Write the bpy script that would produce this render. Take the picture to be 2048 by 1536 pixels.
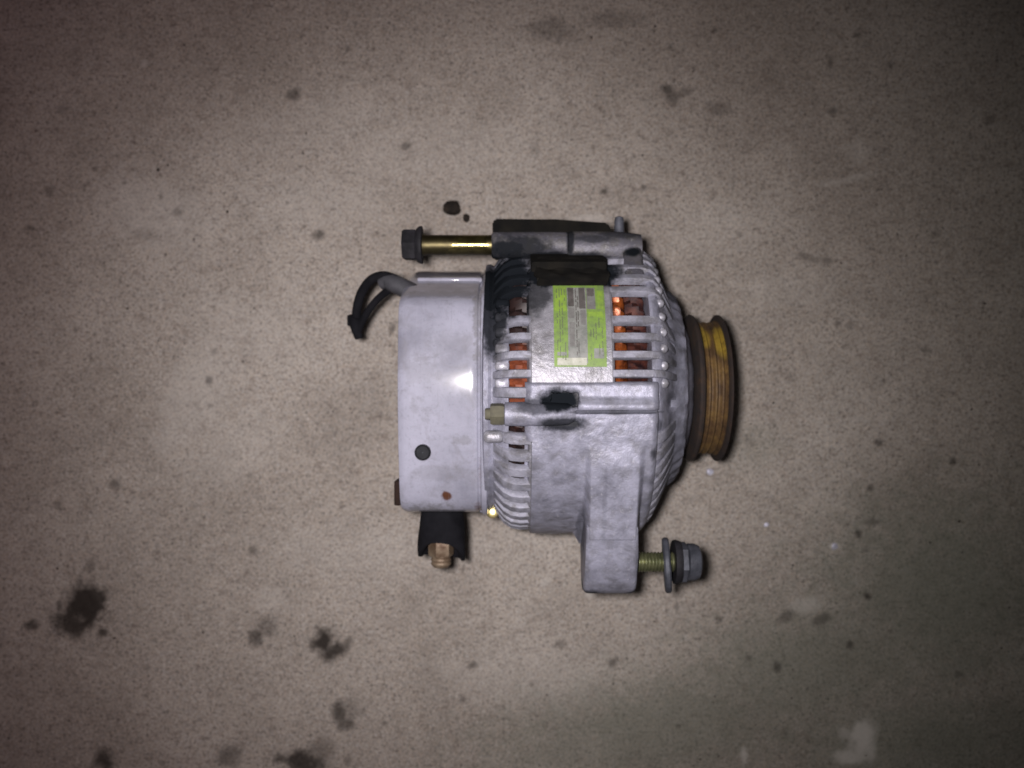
import bpy, bmesh, math, random
import numpy as np
from mathutils import Vector, Matrix

random.seed(7)
rng = np.random.default_rng(11)
R = math.radians
for o in list(bpy.data.objects):
    bpy.data.objects.remove(o)
scene = bpy.context.scene
COL = scene.collection

# ------------------------------------------------------------------ scale
P = 0.00021            # metres per photo pixel at the height of the alternator's shaft
F = 1871.0             # focal length in photo pixels
HP = 287.0             # shaft height above the floor, in the same pixels
H = HP * P
CAM_Z = (F + HP) * P
AX_Y = -8.0            # shaft line sits 8 px below the image centre

# ------------------------------------------------------------------ camera
cam_d = bpy.data.cameras.new('camera')
cam = bpy.data.objects.new('camera', cam_d)
COL.objects.link(cam)
cam.location = (0, 0, CAM_Z)
cam.rotation_euler = (0, 0, 0)
cam_d.sensor_width = 36.0
cam_d.lens = 36.0 * F / 2048.0
cam_d.clip_start = 0.01
cam_d.clip_end = 50.0
cam_d.dof.use_dof = True
cam_d.dof.focus_distance = 0.30
cam_d.dof.aperture_fstop = 13.0
scene.camera = cam

# ------------------------------------------------------------------ world, phone flash, added violet lamp
world = bpy.data.worlds.new('World')
scene.world = world
world.use_nodes = True
bg = world.node_tree.nodes['Background']
bg.inputs['Color'].default_value = (1.0, 0.88, 0.88, 1)
bg.inputs['Strength'].default_value = 0.022

def spot(name, loc, aim, power, col, size, blend, radius):
    d = bpy.data.lights.new(name, 'SPOT')
    d.energy = power; d.color = col
    d.spot_size = R(size); d.spot_blend = blend
    d.shadow_soft_size = radius
    o = bpy.data.objects.new(name, d)
    COL.objects.link(o)
    o.location = loc
    dv = Vector(aim) - Vector(loc)
    o.rotation_euler = dv.to_track_quat('-Z', 'Y').to_euler()
    return o
FL = (-0.017, 0.006, CAM_Z)
spot('phone_flash', FL, (-0.026, -0.016, 0), 3.1, (0.97, 0.98, 1.0), 54, 1.0, 0.010)
spot('phone_flash_halo', FL, (-0.010, -0.020, 0), 3.7, (1.0, 0.97, 0.94), 82, 1.0, 0.010)
spot('added_violet_lamp', FL, (-0.13, 0.0, 0), 0.8, (1.0, 0.46, 0.60), 100, 1.0, 0.010)  # added violet lamp for the colour cast at left, not part of the flash

vs = scene.view_settings
vs.view_transform = 'Standard'
vs.look = 'None'
vs.gamma = 1.0
vs.exposure = 0.0
vs.use_curve_mapping = False
scene.render.engine = 'CYCLES'
scene.render.resolution_x = 1024
scene.render.resolution_y = 768

# ------------------------------------------------------------------ helpers
def A(u, v, z):
    """photo pixel + height above the shaft (px) -> shaft-relative px coordinates"""
    f = (F - z) / F
    return ((u - 1024) * f, -(v - 768) * f - AX_Y, z)

def G(u, v, h=0.0):
    """photo pixel -> world point on the floor (h in metres above it)"""
    s = (CAM_Z - h) / F
    return Vector(((u - 1024) * s, -(v - 768) * s, h))

def finish(name, me, mat, parent=None, loc=(0, 0, 0), smooth=35):
    if smooth:
        for p in me.polygons:
            p.use_smooth = True
        me.set_sharp_from_angle(angle=R(smooth))
    if mat:
        me.materials.append(mat)
    o = bpy.data.objects.new(name, me)
    COL.objects.link(o)
    o.parent = parent
    o.location = loc
    return o

def from_bm(name, bm, mat, parent=None, loc=(0, 0, 0), smooth=35):
    bmesh.ops.recalc_face_normals(bm, faces=bm.faces[:])
    for v in bm.verts:
        v.co *= P
    me = bpy.data.meshes.new(name)
    bm.to_mesh(me); bm.free()
    return finish(name, me, mat, parent, loc, smooth)

def frame(axis):
    a = Vector(axis).normalized()
    t = Vector((0, 0, 1)) if abs(a.z) < 0.9 else Vector((0, 1, 0))
    b = a.cross(t).normalized()
    c = b.cross(a).normalized()
    return a, b, c

def lathe(bm, prof, org=(0, 0, 0), axis=(1, 0, 0), seg=48, rfun=None, cap=True, ph=0.0):
    """profile of (along, radius)"""
    a, b, c = frame(axis)
    org = Vector(org)
    rings = []
    for (x, r) in prof:
        ring = []
        for i in range(seg):
            t = 2 * math.pi * i / seg + ph
            rr = r if rfun is None else rfun(x, r, t)
            ring.append(bm.verts.new(org + a * x + (b * math.cos(t) + c * math.sin(t)) * rr))
        rings.append(ring)
    for k in range(len(rings) - 1):
        for i in range(seg):
            j = (i + 1) % seg
            bm.faces.new((rings[k][i], rings[k][j], rings[k + 1][j], rings[k + 1][i]))
    if cap:
        bm.faces.new(rings[0]); bm.faces.new(rings[-1])
    return rings

def hexa(bm, org, axis, x0, x1, r, ch=3, ph=0.0):
    lathe(bm, [(x0, r * .9), (x0 + ch, r), (x1 - ch, r), (x1, r * .88)], org, axis, 6, ph=ph)

def prism(bm, poly, x0, x1, bev=0, seg=2, taper=None):
    """polygon in (y, z) swept along x"""
    a = [bm.verts.new((x0, y, z)) for y, z in poly]
    b = [bm.verts.new((x1, y, z)) for y, z in poly]
    n = len(poly)
    fs = [bm.faces.new(a), bm.faces.new(b)]
    for i in range(n):
        j = (i + 1) % n
        fs.append(bm.faces.new((a[i], a[j], b[j], b[i])))
    if bev:
        es = [e for e in set(list(fs[0].edges) + list(fs[1].edges))]
        bmesh.ops.bevel(bm, geom=es, offset=bev, segments=seg, affect='EDGES', profile=0.5, clamp_overlap=True)

def box(bm, lo, hi, bev=0, seg=2):
    r = bmesh.ops.create_cube(bm, size=1.0)
    for v in r['verts']:
        v.co = Vector([(lo[i] + hi[i]) / 2 + v.co[i] * (hi[i] - lo[i]) for i in range(3)])
    if bev:
        es = list({e for v in r['verts'] for e in v.link_edges})
        bmesh.ops.bevel(bm, geom=es, offset=bev, segments=seg, affect='EDGES', profile=0.5, clamp_overlap=True)

def catmull(pts, n=8):
    pts = [Vector(p) for p in pts]
    P_ = [pts[0] * 2 - pts[1]] + pts + [pts[-1] * 2 - pts[-2]]
    out = []
    for i in range(1, len(P_) - 2):
        for k in range(n):
            t = k / n
            p0, p1, p2, p3 = P_[i - 1], P_[i], P_[i + 1], P_[i + 2]
            out.append(0.5 * ((2 * p1) + (p2 - p0) * t + (2 * p0 - 5 * p1 + 4 * p2 - p3) * t * t + (3 * p1 - p0 - 3 * p2 + p3) * t ** 3))
    out.append(pts[-1])
    return out

def tube(bm, pts, rad, seg=12):
    pts = [Vector(p) for p in pts]
    rings = []
    up = Vector((0, 0, 1))
    for i, p in enumerate(pts):
        d = (pts[min(i + 1, len(pts) - 1)] - pts[max(i - 1, 0)]).normalized()
        b = d.cross(up)
        if b.length < 1e-3: b = d.cross(Vector((0, 1, 0)))
        b.normalize(); c = b.cross(d)
        r = rad(i / (len(pts) - 1)) if callable(rad) else rad
        rings.append([bm.verts.new(p + (b * math.cos(2 * math.pi * k / seg) + c * math.sin(2 * math.pi * k / seg)) * r) for k in range(seg)])
    for k in range(len(rings) - 1):
        for i in range(seg):
            j = (i + 1) % seg
            bm.faces.new((rings[k][i], rings[k][j], rings[k + 1][j], rings[k + 1][i]))
    bm.faces.new(rings[0]); bm.faces.new(rings[-1])

def vnoise(x, y, seed=0):
    """smooth value noise on numpy arrays"""
    def h(i, j):
        n = np.sin(i * 127.1 + j * 311.7 + seed * 74.7) * 43758.5453
        return n - np.floor(n)
    xi, yi = np.floor(x), np.floor(y)
    xf, yf = x - xi, y - yi
    xf = xf * xf * (3 - 2 * xf); yf = yf * yf * (3 - 2 * yf)
    return (h(xi, yi) * (1 - xf) + h(xi + 1, yi) * xf) * (1 - yf) + (h(xi, yi + 1) * (1 - xf) + h(xi + 1, yi + 1) * xf) * yf

def fbm(x, y, seed=0, oct=4):
    s = 0; a = .5; t = 0
    for k in range(oct):
        s = s + a * vnoise(x * 2 ** k, y * 2 ** k, seed + k); t += a; a *= .5
    return s / t

# ------------------------------------------------------------------ materials
class NT:
    def __init__(self, name):
        self.m = bpy.data.materials.new(name)
        self.m.use_nodes = True
        self.t = self.m.node_tree
        self.b = self.t.nodes['Principled BSDF']
    def n(self, typ, **kw):
        nd = self.t.nodes.new(typ)
        for k, v in kw.items():
            if k in nd.bl_rna.properties.keys():
                setattr(nd, k, v)
            else:
                nd.inputs[k.replace('_', ' ')].default_value = v
        return nd
    def l(self, a, b):
        self.t.links.new(a, b)
    def noise(self, vec, scale, detail=4, rough=.6, dist=0):
        nd = self.n('ShaderNodeTexNoise')
        nd.inputs['Scale'].default_value = scale
        nd.inputs['Detail'].default_value = detail
        nd.inputs['Roughness'].default_value = rough
        nd.inputs['Distortion'].default_value = dist
        if vec is not None: self.l(vec, nd.inputs['Vector'])
        return nd
    def ramp(self, fac, stops):
        nd = self.n('ShaderNodeValToRGB')
        e = nd.color_ramp.elements
        while len(e) < len(stops): e.new(.5)
        for el, (p, c) in zip(e, stops):
            el.position = p
            el.color = (*c, 1) if not isinstance(c, (int, float)) else (c, c, c, 1)
        self.l(fac, nd.inputs['Fac'])
        return nd.outputs['Color']
    def mix(self, fac, a, b, mode='MIX'):
        nd = self.n('ShaderNodeMix')
        nd.data_type = 'RGBA'; nd.blend_type = mode
        for s, v in ((nd.inputs[0], fac), (nd.inputs[6], a), (nd.inputs[7], b)):
            if hasattr(v, 'is_linked'): self.l(v, s)
            elif isinstance(v, (int, float)): s.default_value = v
            else: s.default_value = (*v, 1)
        return nd.outputs[2]
    def math(self, op, a, b=None, clamp=False):
        nd = self.n('ShaderNodeMath'); nd.operation = op; nd.use_clamp = clamp
        for s, v in ((nd.inputs[0], a), (nd.inputs[1], b)):
            if v is None: continue
            if hasattr(v, 'is_linked'): self.l(v, s)
            else: s.default_value = v
        return nd.outputs[0]
    def bump(self, h, strength, dist):
        nd = self.n('ShaderNodeBump')
        nd.inputs['Strength'].default_value = strength
        nd.inputs['Distance'].default_value = dist
        self.l(h, nd.inputs['Height'])
        self.l(nd.outputs['Normal'], self.b.inputs['Normal'])
    def set(self, **kw):
        for k, v in kw.items():
            k = k.replace('_', ' ')
            if hasattr(v, 'is_linked'): self.l(v, self.b.inputs[k])
            else: self.b.inputs[k].default_value = (*v, 1) if isinstance(v, tuple) else v
    def coords(self, obj=None):
        nd = self.n('ShaderNodeTexCoord')
        if obj: nd.object = obj
        return nd.outputs['Object']

# things' root, needed by the grime and shade masks
alt = bpy.data.objects.new('alternator', None)
COL.objects.link(alt)
alt.location = (0, AX_Y * P, 0)
alt.empty_display_size = 0.02
alt['label'] = 'dirty silver alternator with a green label and rusty belt pulley lying on concrete'
alt['category'] = 'alternator'
ORG = (0, 0, H)          # shaft line inside the alternator's own frame

def spots_mask(m, vec, spots, nz, wob=.55):
    """grime, stain and painted shade patches: (centre px, radii px, strength)"""
    out = None
    for c, r, s in spots:
        rr = r if isinstance(r, tuple) else (r, r, r)
        sub = m.n('ShaderNodeVectorMath', operation='SUBTRACT')
        m.l(vec, sub.inputs[0]); sub.inputs[1].default_value = (c[0] * P, c[1] * P, c[2] * P + H)
        dv = m.n('ShaderNodeVectorMath', operation='DIVIDE')
        m.l(sub.outputs[0], dv.inputs[0]); dv.inputs[1].default_value = tuple(x * P for x in rr)
        ln = m.n('ShaderNodeVectorMath', operation='LENGTH')
        m.l(dv.outputs[0], ln.inputs[0])
        d = m.math('ADD', ln.outputs['Value'], m.math('MULTIPLY', m.math('SUBTRACT', nz, .5), wob * 2))
        mr = m.n('ShaderNodeMapRange', interpolation_type='SMOOTHSTEP')
        mr.inputs['From Min'].default_value = 1.15; mr.inputs['From Max'].default_value = .6
        mr.inputs['To Min'].default_value = 0; mr.inputs['To Max'].default_value = s
        m.l(d, mr.inputs['Value'])
        out = mr.outputs[0] if out is None else m.math('MAXIMUM', out, mr.outputs[0])
    return out

GREASE_AND_SHADE = [
    (A(1008, 560, 190), (70, 100, 170), 1.0),
    (A(990, 630, 205), (32, 90, 140), .95),
    (A(1035, 515, 120), (75, 50, 150), .85),
    (A(1000, 690, 240), (26, 22, 70), .5),
    (A(1120, 545, 195), (100, 42, 120), 1.0),
    (A(1190, 545, 195), (62, 38, 120), 1.0),
    (A(1070, 585, 200), (40, 50, 110), .85),
    (A(1116, 800, 270), (44, 23, 80), 1.0),  # pocket grime with the recess shade painted in, next two lines too
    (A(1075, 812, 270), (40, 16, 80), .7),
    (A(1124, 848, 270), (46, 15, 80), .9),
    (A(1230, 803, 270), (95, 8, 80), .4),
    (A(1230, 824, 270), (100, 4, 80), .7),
    (A(1015, 500, 120), (45, 24, 60), .95),
    (A(1075, 515, 120), (80, 13, 60), .95),
    (A(1165, 522, 110), (70, 16, 70), .9),
    (A(1140, 480, 120), (9, 40, 60), .9),
    (A(1185, 480, 120), (45, 9, 60), .7),
    (A(1262, 508, 120), (20, 12, 80), 1.0),
    (A(1245, 475, 90), (60, 12, 80), .7),
    (A(1172, 1176, 100), (34, 24, 80), .85),  # underside shading at the lug end put into the colour, through the next two
    (A(1265, 1172, 100), (30, 28, 80), .85),
    (A(1220, 1188, 90), (70, 14, 80), .7),
    (A(1320, 560, 60), (60, 80, 110), .75),  # shadow along the upper right rim put into the colour
    (A(1335, 960, 20), (40, 60, 80), .6),  # shadow along the lower right rim put into the colour
    (A(1312, 850, 240), (10, 14, 50), .7),  # dark of the lower front slots painted on, next two lines too
    (A(1300, 905, 220), (9, 14, 60), .75),
    (A(1295, 960, 180), (9, 12, 60), .6),
    (A(1345, 795, 230), (14, 16, 50), .6),
    ((292, 0, 0), (26, 420, 420), .42),  # darker tone round the nose, also the next two patches
    (A(1355, 700, 200), (20, 60, 60), .5),
    (A(1355, 880, 150), (20, 60, 90), .55),
    (A(1205, 1000, 200), (6, 90, 90), .25),
    (A(1160, 1040, 120), (10, 70, 120), .55),  # darker strip along the lug's left side
]

def mat_alu(name, base=(.305, .308, .385), spots=GREASE_AND_SHADE, rough=.5, dirt=.35, metal=.25):
    m = NT(name)
    v = m.coords(alt)
    big = m.noise(v, 110, 5, .65)
    fine = m.noise(v, 700, 4, .7)
    mid = m.noise(v, 190, 4, .65, .4)
    c = m.ramp(big.outputs['Fac'], [(.3, tuple(x * .6 for x in base)), (.5, base), (.7, tuple(min(1, x * 1.3) for x in base))])
    dk = m.ramp(mid.outputs['Fac'], [(.38, 1.0), (.54, 0.0)])
    c = m.mix(m.math('MULTIPLY', dk, dirt), c, (.11, .105, .10))
    wh = m.ramp(fine.outputs['Fac'], [(.58, 0.0), (.72, 1.0)])
    c = m.mix(m.math('MULTIPLY', wh, .3), c, (.72, .72, .76))
    if spots:
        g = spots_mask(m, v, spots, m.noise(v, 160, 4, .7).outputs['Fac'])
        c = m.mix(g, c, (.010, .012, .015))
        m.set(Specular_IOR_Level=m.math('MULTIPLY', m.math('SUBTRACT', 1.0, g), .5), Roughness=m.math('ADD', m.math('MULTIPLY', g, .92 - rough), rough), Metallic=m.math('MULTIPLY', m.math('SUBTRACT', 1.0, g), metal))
    else:
        m.set(Roughness=rough, Metallic=metal)
    m.set(Base_Color=c)
    h = m.math('ADD', m.math('MULTIPLY', fine.outputs['Fac'], .6), mid.outputs['Fac'])
    m.bump(h, .55, .0006)
    return m.m

M = {}
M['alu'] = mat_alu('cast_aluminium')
M['alu_rib'] = mat_alu('rib_aluminium', base=(.285, .287, .345), dirt=.55, rough=.66)
M['stator'] = mat_alu('stator_band_steel', base=(.30, .297, .33), dirt=.45, rough=.45, metal=.35)
M['ear'] = mat_alu('ear_aluminium', base=(.12, .117, .14), dirt=.8)

def mat_cover():
    m = NT('zinc_cover_sheet')
    v = m.coords(alt)
    big = m.noise(v, 40, 5, .6); mid = m.noise(v, 130, 5, .7, .6); fine = m.noise(v, 900, 3, .6)
    c = m.ramp(big.outputs['Fac'], [(.32, (.215, .217, .27)), (.5, (.315, .317, .39)), (.7, (.385, .387, .475))])
    c = m.mix(m.math('MULTIPLY', m.ramp(mid.outputs['Fac'], [(.34, 1.0), (.5, 0.0)]), .5), c, (.20, .195, .22))
    st = spots_mask(m, v, [(A(893, 993, 150), (10, 10, 60), 1.0), (A(960, 1005, 90), (12, 20, 50), .75), (A(962, 930, 110), (6, 60, 50), .5),
                           (A(985, 605, 120), (10, 10, 40), .6)], m.noise(v, 400, 3).outputs['Fac'])
    c = m.mix(st, c, (.085, .03, .012))
    sc = m.noise(None, 1, 6, .75); mp = m.n('ShaderNodeMapping'); mp.inputs['Scale'].default_value = (900, 60, 60); mp.inputs['Rotation'].default_value = (0, 0, .5); m.l(v, mp.inputs['Vector']); m.l(mp.outputs[0], sc.inputs['Vector'])
    c = m.mix(m.math('MULTIPLY', m.ramp(sc.outputs['Fac'], [(.30, 1.0), (.42, 0.0)]), .3), c, (.16, .16, .18))
    c = m.mix(m.math('MULTIPLY', m.ramp(fine.outputs['Fac'], [(.30, 1.0), (.42, 0.0)]), .3), c, (.15, .15, .18))
    di = spots_mask(m, v, [(A(880, 945, 150), (60, 16, 60), .2), (A(835, 740, 170), (40, 30, 60), .18), (A(905, 690, 170), (50, 26, 60), .15), (A(955, 640, 150), (9, 110, 60), .5), (A(880, 590, 120), (120, 9, 60), .35), (A(860, 1010, 90), (90, 22, 50), .55),
                           (A(925, 880, 170), (20, 10, 60), .35)], m.noise(v, 330, 5, .75).outputs['Fac'], 1.5)
    c = m.mix(di, c, (.13, .125, .12))
    m.set(Base_Color=c, Metallic=0.0, Roughness=.6, Specular_IOR_Level=.3, Coat_Weight=1.0, Coat_Roughness=.09)
    m.bump(m.math('ADD', mid.outputs['Fac'], m.math('MULTIPLY', fine.outputs['Fac'], .25)), .42, .0006)
    return m.m
M['cover'] = mat_cover()

def mat_simple(name, col, col2=None, rough=.6, metal=0.0, scale=200, bump=.3, spec=.5, coat=0):
    m = NT(name)
    v = m.coords()
    a = m.noise(v, scale, 5, .65); 
    c2 = col2 or tuple(x * .6 for x in col)
    m.set(Base_Color=m.ramp(a.outputs['Fac'], [(.35, c2), (.65, col)]), Roughness=rough, Metallic=metal, Coat_Weight=coat)
    m.b.inputs['Specular IOR Level'].default_value = spec
    m.bump(m.noise(v, scale * 3, 3).outputs['Fac'], bump, .0004)
    return m.m
M['black'] = mat_simple('greasy_black_metal', (.012, .011, .009), (.006, .006, .006), .95, .0, 120, .5, .1)
M['rubber'] = mat_simple('black_rubber', (.010, .010, .013), (.005, .005, .007), .88, 0, 150, .3, .15)
M['darkbolt'] = mat_simple('dark_oxide_bolt', (.022, .021, .026), (.010, .010, .012), .7, .1, 220, .4, .3)
M['greybolt'] = mat_simple('dull_zinc_steel', (.115, .122, .15), (.04, .044, .056), .6, .3, 160, .4)
M['yzinc'] = mat_simple('yellow_zinc_shank', (.30, .26, .10), (.12, .10, .04), .19, .95, 260, .12)
def mat_shank():
    m = NT('worn_yellow_zinc'); v = m.coords(alt)
    nz = m.noise(v, 300, 5, .7).outputs['Fac']
    c = m.ramp(nz, [(.35, (.13, .11, .045)), (.65, (.31, .265, .105))])
    g = spots_mask(m, v, [(A(862, 488, 108), (55, 60, 60), .85), (A(985, 488, 108), (12, 60, 60), .7), (A(920, 505, 108), (90, 8, 60), .6)], nz, .7)  # darker near the head, at the tube end and along the lower side
    m.set(Base_Color=m.mix(g, c, (.05, .042, .025)), Metallic=.95, Roughness=m.math('ADD', m.math('MULTIPLY', g, .3), .19))
    m.bump(nz, .15, .0003)
    return m.m
M['yzinc'] = mat_shank()
M['ythread'] = mat_simple('yellow_zinc_thread', (.25, .26, .14), (.10, .11, .06), .4, .7, 260, .2)
M['brass'] = mat_simple('yellow_zinc_nut', (.85, .72, .34), (.6, .5, .2), .3, .9, 260, .1)
M['dullyellow'] = mat_simple('dull_yellow_nut', (.125, .118, .08), (.08, .076, .058), .8, .05, 260, .2)
M['tan'] = mat_simple('tarnished_copper_nut', (.28, .215, .15), (.09, .048, .026), .5, .35, 170, .4)
M['copper'] = mat_simple('varnished_copper', (.36, .09, .017), (.08, .02, .008), .35, .35, 260, .3, .5)
def mat_copper_rear():
    m = NT('dull_copper'); v = m.coords(alt)
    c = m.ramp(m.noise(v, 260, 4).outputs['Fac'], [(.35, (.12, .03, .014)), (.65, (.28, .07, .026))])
    g = spots_mask(m, v, [(A(1040, 600, 180), (60, 120, 170), .95), (A(1040, 930, 190), (60, 130, 190), .95)], m.noise(v, 200, 3).outputs['Fac'], .4)  # copper darkened behind the upper and lower rear slots
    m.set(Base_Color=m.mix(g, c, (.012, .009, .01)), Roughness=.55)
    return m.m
M['copper_rear'] = mat_copper_rear()
M['copper_dark'] = mat_simple('dark_brown_copper', (.085, .024, .015), (.02, .009, .011), .6, .1, 300, .3, .3)  # darker brown copper towards the nose
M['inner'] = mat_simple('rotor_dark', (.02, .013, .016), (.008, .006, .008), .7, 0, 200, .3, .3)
M['hole'] = mat_simple('hole_dark', (.03, .032, .036), (.016, .017, .02), .8, 0, 200, .2, .2)  # darkness inside the hole put into the colour of a shallow cup
M['rust'] = mat_simple('rust', (.03, .016, .012), (.014, .009, .008), .85, 0, 300, .4, .2)
M['chip'] = mat_simple('bright_swarf', (.62, .62, .70), (.4, .4, .5), .5, .2, 300, .1)
M['dirt'] = mat_simple('oily_dirt', (.035, .026, .02), (.012, .01, .009), .85, 0, 300, .6, .2)
M['sheath'] = mat_simple('grey_loom_sleeve', (.075, .075, .085), (.04, .04, .047), .6, 0, 150, .3, .3)

def mat_pulley(name, flange):
    m = NT(name)
    v = m.coords(alt)
    a = m.noise(v, 120, 5, .75); f = m.noise(v, 420, 5, .75)
    if flange:
        c = m.ramp(a.outputs['Fac'], [(.3, (.010, .009, .012)), (.6, (.032, .021, .015)), (.75, (.08, .04, .015))])
        rough = .85
    else:
        c = m.ramp(a.outputs['Fac'], [(.3, (.035, .02, .013)), (.48, (.105, .061, .025)), (.68, (.185, .112, .034))])
        y = spots_mask(m, v, [((398, 92, 95), (16, 40, 60), .9), ((368, 98, 85), (11, 26, 60), .8)], f.outputs['Fac'], .6)
        c = m.mix(y, c, (.34, .235, .03))
        rough = .62
    c = m.mix(m.math('MULTIPLY', m.ramp(f.outputs['Fac'], [(.32, 1.0), (.5, 0.0)]), .7), c, (.045, .02, .012))
    m.set(Base_Color=c, Roughness=rough, Metallic=.1)
    m.bump(f.outputs['Fac'], .6, .0005)
    return m.m
M['pul'] = mat_pulley('rusty_belt_groove', False)
M['flange'] = mat_pulley('dark_rusted_flange', True)

def mat_label(name, col, col2, scale=220, rough=.5):
    m = NT(name)
    v = m.coords(alt)
    a = m.noise(v, scale, 5, .7); b = m.noise(v, 900, 3, .7)
    c = m.ramp(a.outputs['Fac'], [(.32, col2), (.6, col)])
    c = m.mix(m.math('MULTIPLY', m.ramp(b.outputs['Fac'], [(.3, 1.0), (.45, 0.0)]), .35), c, tuple(x * .4 for x in col2))
    m.set(Base_Color=c, Roughness=rough)
    return m.m
M['l_green'] = mat_label('label_green', (.20, .325, .055), (.14, .20, .075))
M['l_green2'] = mat_label('label_bright_green', (.24, .38, .05), (.17, .26, .06))
M['l_grey'] = mat_label('label_grey_print', (.19, .19, .18), (.13, .125, .12))
M['l_dark'] = mat_label('label_dark_print', (.11, .10, .095), (.065, .06, .055))
M['l_pale'] = mat_label('label_worn_silver', (.25, .255, .24), (.15, .16, .145))
M['l_ink'] = mat_label('label_faded_ink', (.15, .19, .09), (.10, .12, .07))
M['l_white'] = mat_label('label_glare_white', (.48, .48, .41), (.28, .30, .22))  # painted glare along the label's lower edge

# ------------------------------------------------------------------ floor
def build_floor():
    def axis_pts(half, step, far):
        n = int(round(2 * half / step))
        inner = np.linspace(-half, half, n + 1)
        out = half + (far - half) * (np.linspace(0, 1, 24)[1:]) ** 2
        return np.concatenate([-out[::-1], inner, out])
    xs = axis_pts(.285, .00105, 1.6); ys = axis_pts(.22, .00105, 1.4)
    X, Y = np.meshgrid(xs, ys)
    s = CAM_Z / F
    U = X / s + 1024; V = -Y / s + 768        # floor point -> photo pixel, only to place each stain where it lies
    w1 = fbm(U / 22, V / 22, 3) - .5; w2 = fbm(U / 9, V / 9, 9) - .5
    rag = w1 * .9 + w2 * .7
    dark = np.zeros_like(X); pit = np.zeros_like(X); pale = np.zeros_like(X)
    def blob(arr, u, v, ru, rv, k, ang=0, soft=.5, rg=1.0):
        c, sn = math.cos(R(ang)), math.sin(R(ang))
        du, dv = U - u, V - v
        d = np.sqrt(((du * c + dv * sn) / ru) ** 2 + ((-du * sn + dv * c) / rv) ** 2) + rag * rg
        m = np.clip((1 + soft - d) / (2 * soft), 0, 1)
        np.maximum(arr, k * m * m * (3 - 2 * m), out=arr)
    # oil stains and pits
    for a in [(165, 1215, 46, 40, .95, -20), (140, 1245, 34, 26, .9), (190, 1195, 22, 22, .9), (65, 1250, 14, 12, .7), (205, 1265, 10, 9, .8),
              (160, 1170, 8, 16, .6), (645, 1285, 20, 22, .95, 40), (665, 1305, 26, 18, .9, -30), (690, 1295, 10, 20, .6, 30),
              (510, 1275, 14, 18, .7), (530, 1250, 24, 20, .42, -40), (678, 1430, 13, 26, .75, -10), (700, 1420, 30, 24, .3, -30), (690, 1450, 18, 12, .7),
              (460, 1512, 24, 20, .55), (605, 1525, 40, 22, .9), (640, 1500, 30, 20, .4), (208, 1522, 20, 22, .85),
              (585, 187, 16, 14, .75), (635, 470, 14, 12, .7), (640, 466, 7, 7, .9), (1333, 178, 14, 11, .9, 20), (1345, 195, 16, 14, .7, 40), (1370, 185, 22, 9, .45, -20),
              (1435, 218, 30, 18, .45), (1100, 62, 50, 22, .4), (1235, 40, 60, 16, .3), (812, 292, 12, 8, .75), (60, 455, 10, 8, .8),
              (1208, 382, 7, 7, .9), (1287, 376, 6, 6, .85), (1757, 885, 9, 7, .85), (1740, 975, 7, 7, .85), (1717, 1069, 8, 8, .9), (1908, 923, 8, 8, .9),
              (1735, 1192, 8, 8, .8), (1745, 1045, 16, 8, .5), (1640, 1240, 18, 10, .5, -25), (1570, 1235, 18, 10, .5, -30), (1555, 1335, 8, 10, .6),
              (1700, 1290, 8, 8, .7), (1615, 515, 30, 8, .5, 15), (1655, 522, 14, 8, .6), (945, 1330, 9, 7, .6), (925, 1400, 8, 8, .5), (505, 1100, 9, 9, .5),
              (355, 425, 12, 10, .55), (1715, 70, 10, 8, .7), (1660, 125, 8, 14, .6), (1665, 222, 12, 8, .6), (1430, 60, 9, 7, .6), (1870, 470, 14, 6, .4),
              (785, 655, 8, 14, .7, 15), (1490, 880, 30, 14, .2), (690, 860, 60, 40, .12), (1390, 1000, 26, 12, .18), (740, 800, 40, 70, .14),
              (1700, 650, 9, 9, .5), (1480, 470, 6, 6, .6), (1850, 700, 12, 8, .5), (1440, 1240, 9, 7, .5), (1120, 1290, 10, 8, .45),
              (1980, 240, 16, 14, .5), (1780, 130, 9, 8, .6), (100, 380, 12, 10, .5), (290, 470, 30, 14, .3), (115, 1010, 12, 14, .5), (500, 950, 8, 8, .4)]:
        u, v, ru, rv, k = a[:5]; ang = a[5] if len(a) > 5 else 0
        if v < 1100 and ru < 40: k *= .78; ru *= .85; rv *= .85
        blob(dark, u, v, ru, rv, k, ang)
    for a in [(645, 1285, 22, 22), (165, 1215, 44, 38), (515, 1268, 20, 22), (685, 1430, 20, 26), (605, 1525, 40, 22), (208, 1522, 20, 22), (585, 187, 15, 13), (635, 470, 12, 11)]:
        blob(pit, *a, 1.0)
    # green camera cast and darkening at lower right, put into the floor colour
    green_cast = np.zeros_like(X)
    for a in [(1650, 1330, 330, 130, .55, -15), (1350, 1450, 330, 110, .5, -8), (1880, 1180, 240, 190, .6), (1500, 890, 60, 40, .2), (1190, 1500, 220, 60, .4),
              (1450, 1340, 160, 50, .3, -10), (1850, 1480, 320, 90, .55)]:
        blob(green_cast, *a[:4], a[4], a[5] if len(a) > 5 else 0, soft=.8, rg=.8)
    for k in range(260):       # scattered small dark flecks
        u, v = rng.uniform(-200, 2250), rng.uniform(-200, 1740)
        r = 2.6 + rng.exponential(1.5)
        i0, i1 = np.searchsorted(ys, [-(v + 30 - 768) * s, -(v - 30 - 768) * s]); j0, j1 = np.searchsorted(xs, [(u - 30 - 1024) * s, (u + 30 - 1024) * s])
        if i1 <= i0 or j1 <= j0: continue
        sl = (slice(i0, i1), slice(j0, j1))
        d = np.sqrt((U[sl] - u) ** 2 + ((V[sl] - v) * rng.uniform(.8, 1.5)) ** 2) / r + rag[sl]
        m = np.clip((1.5 - d), 0, 1) * rng.uniform(.15, .6)
        dark[sl] = np.maximum(dark[sl], m)
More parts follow.
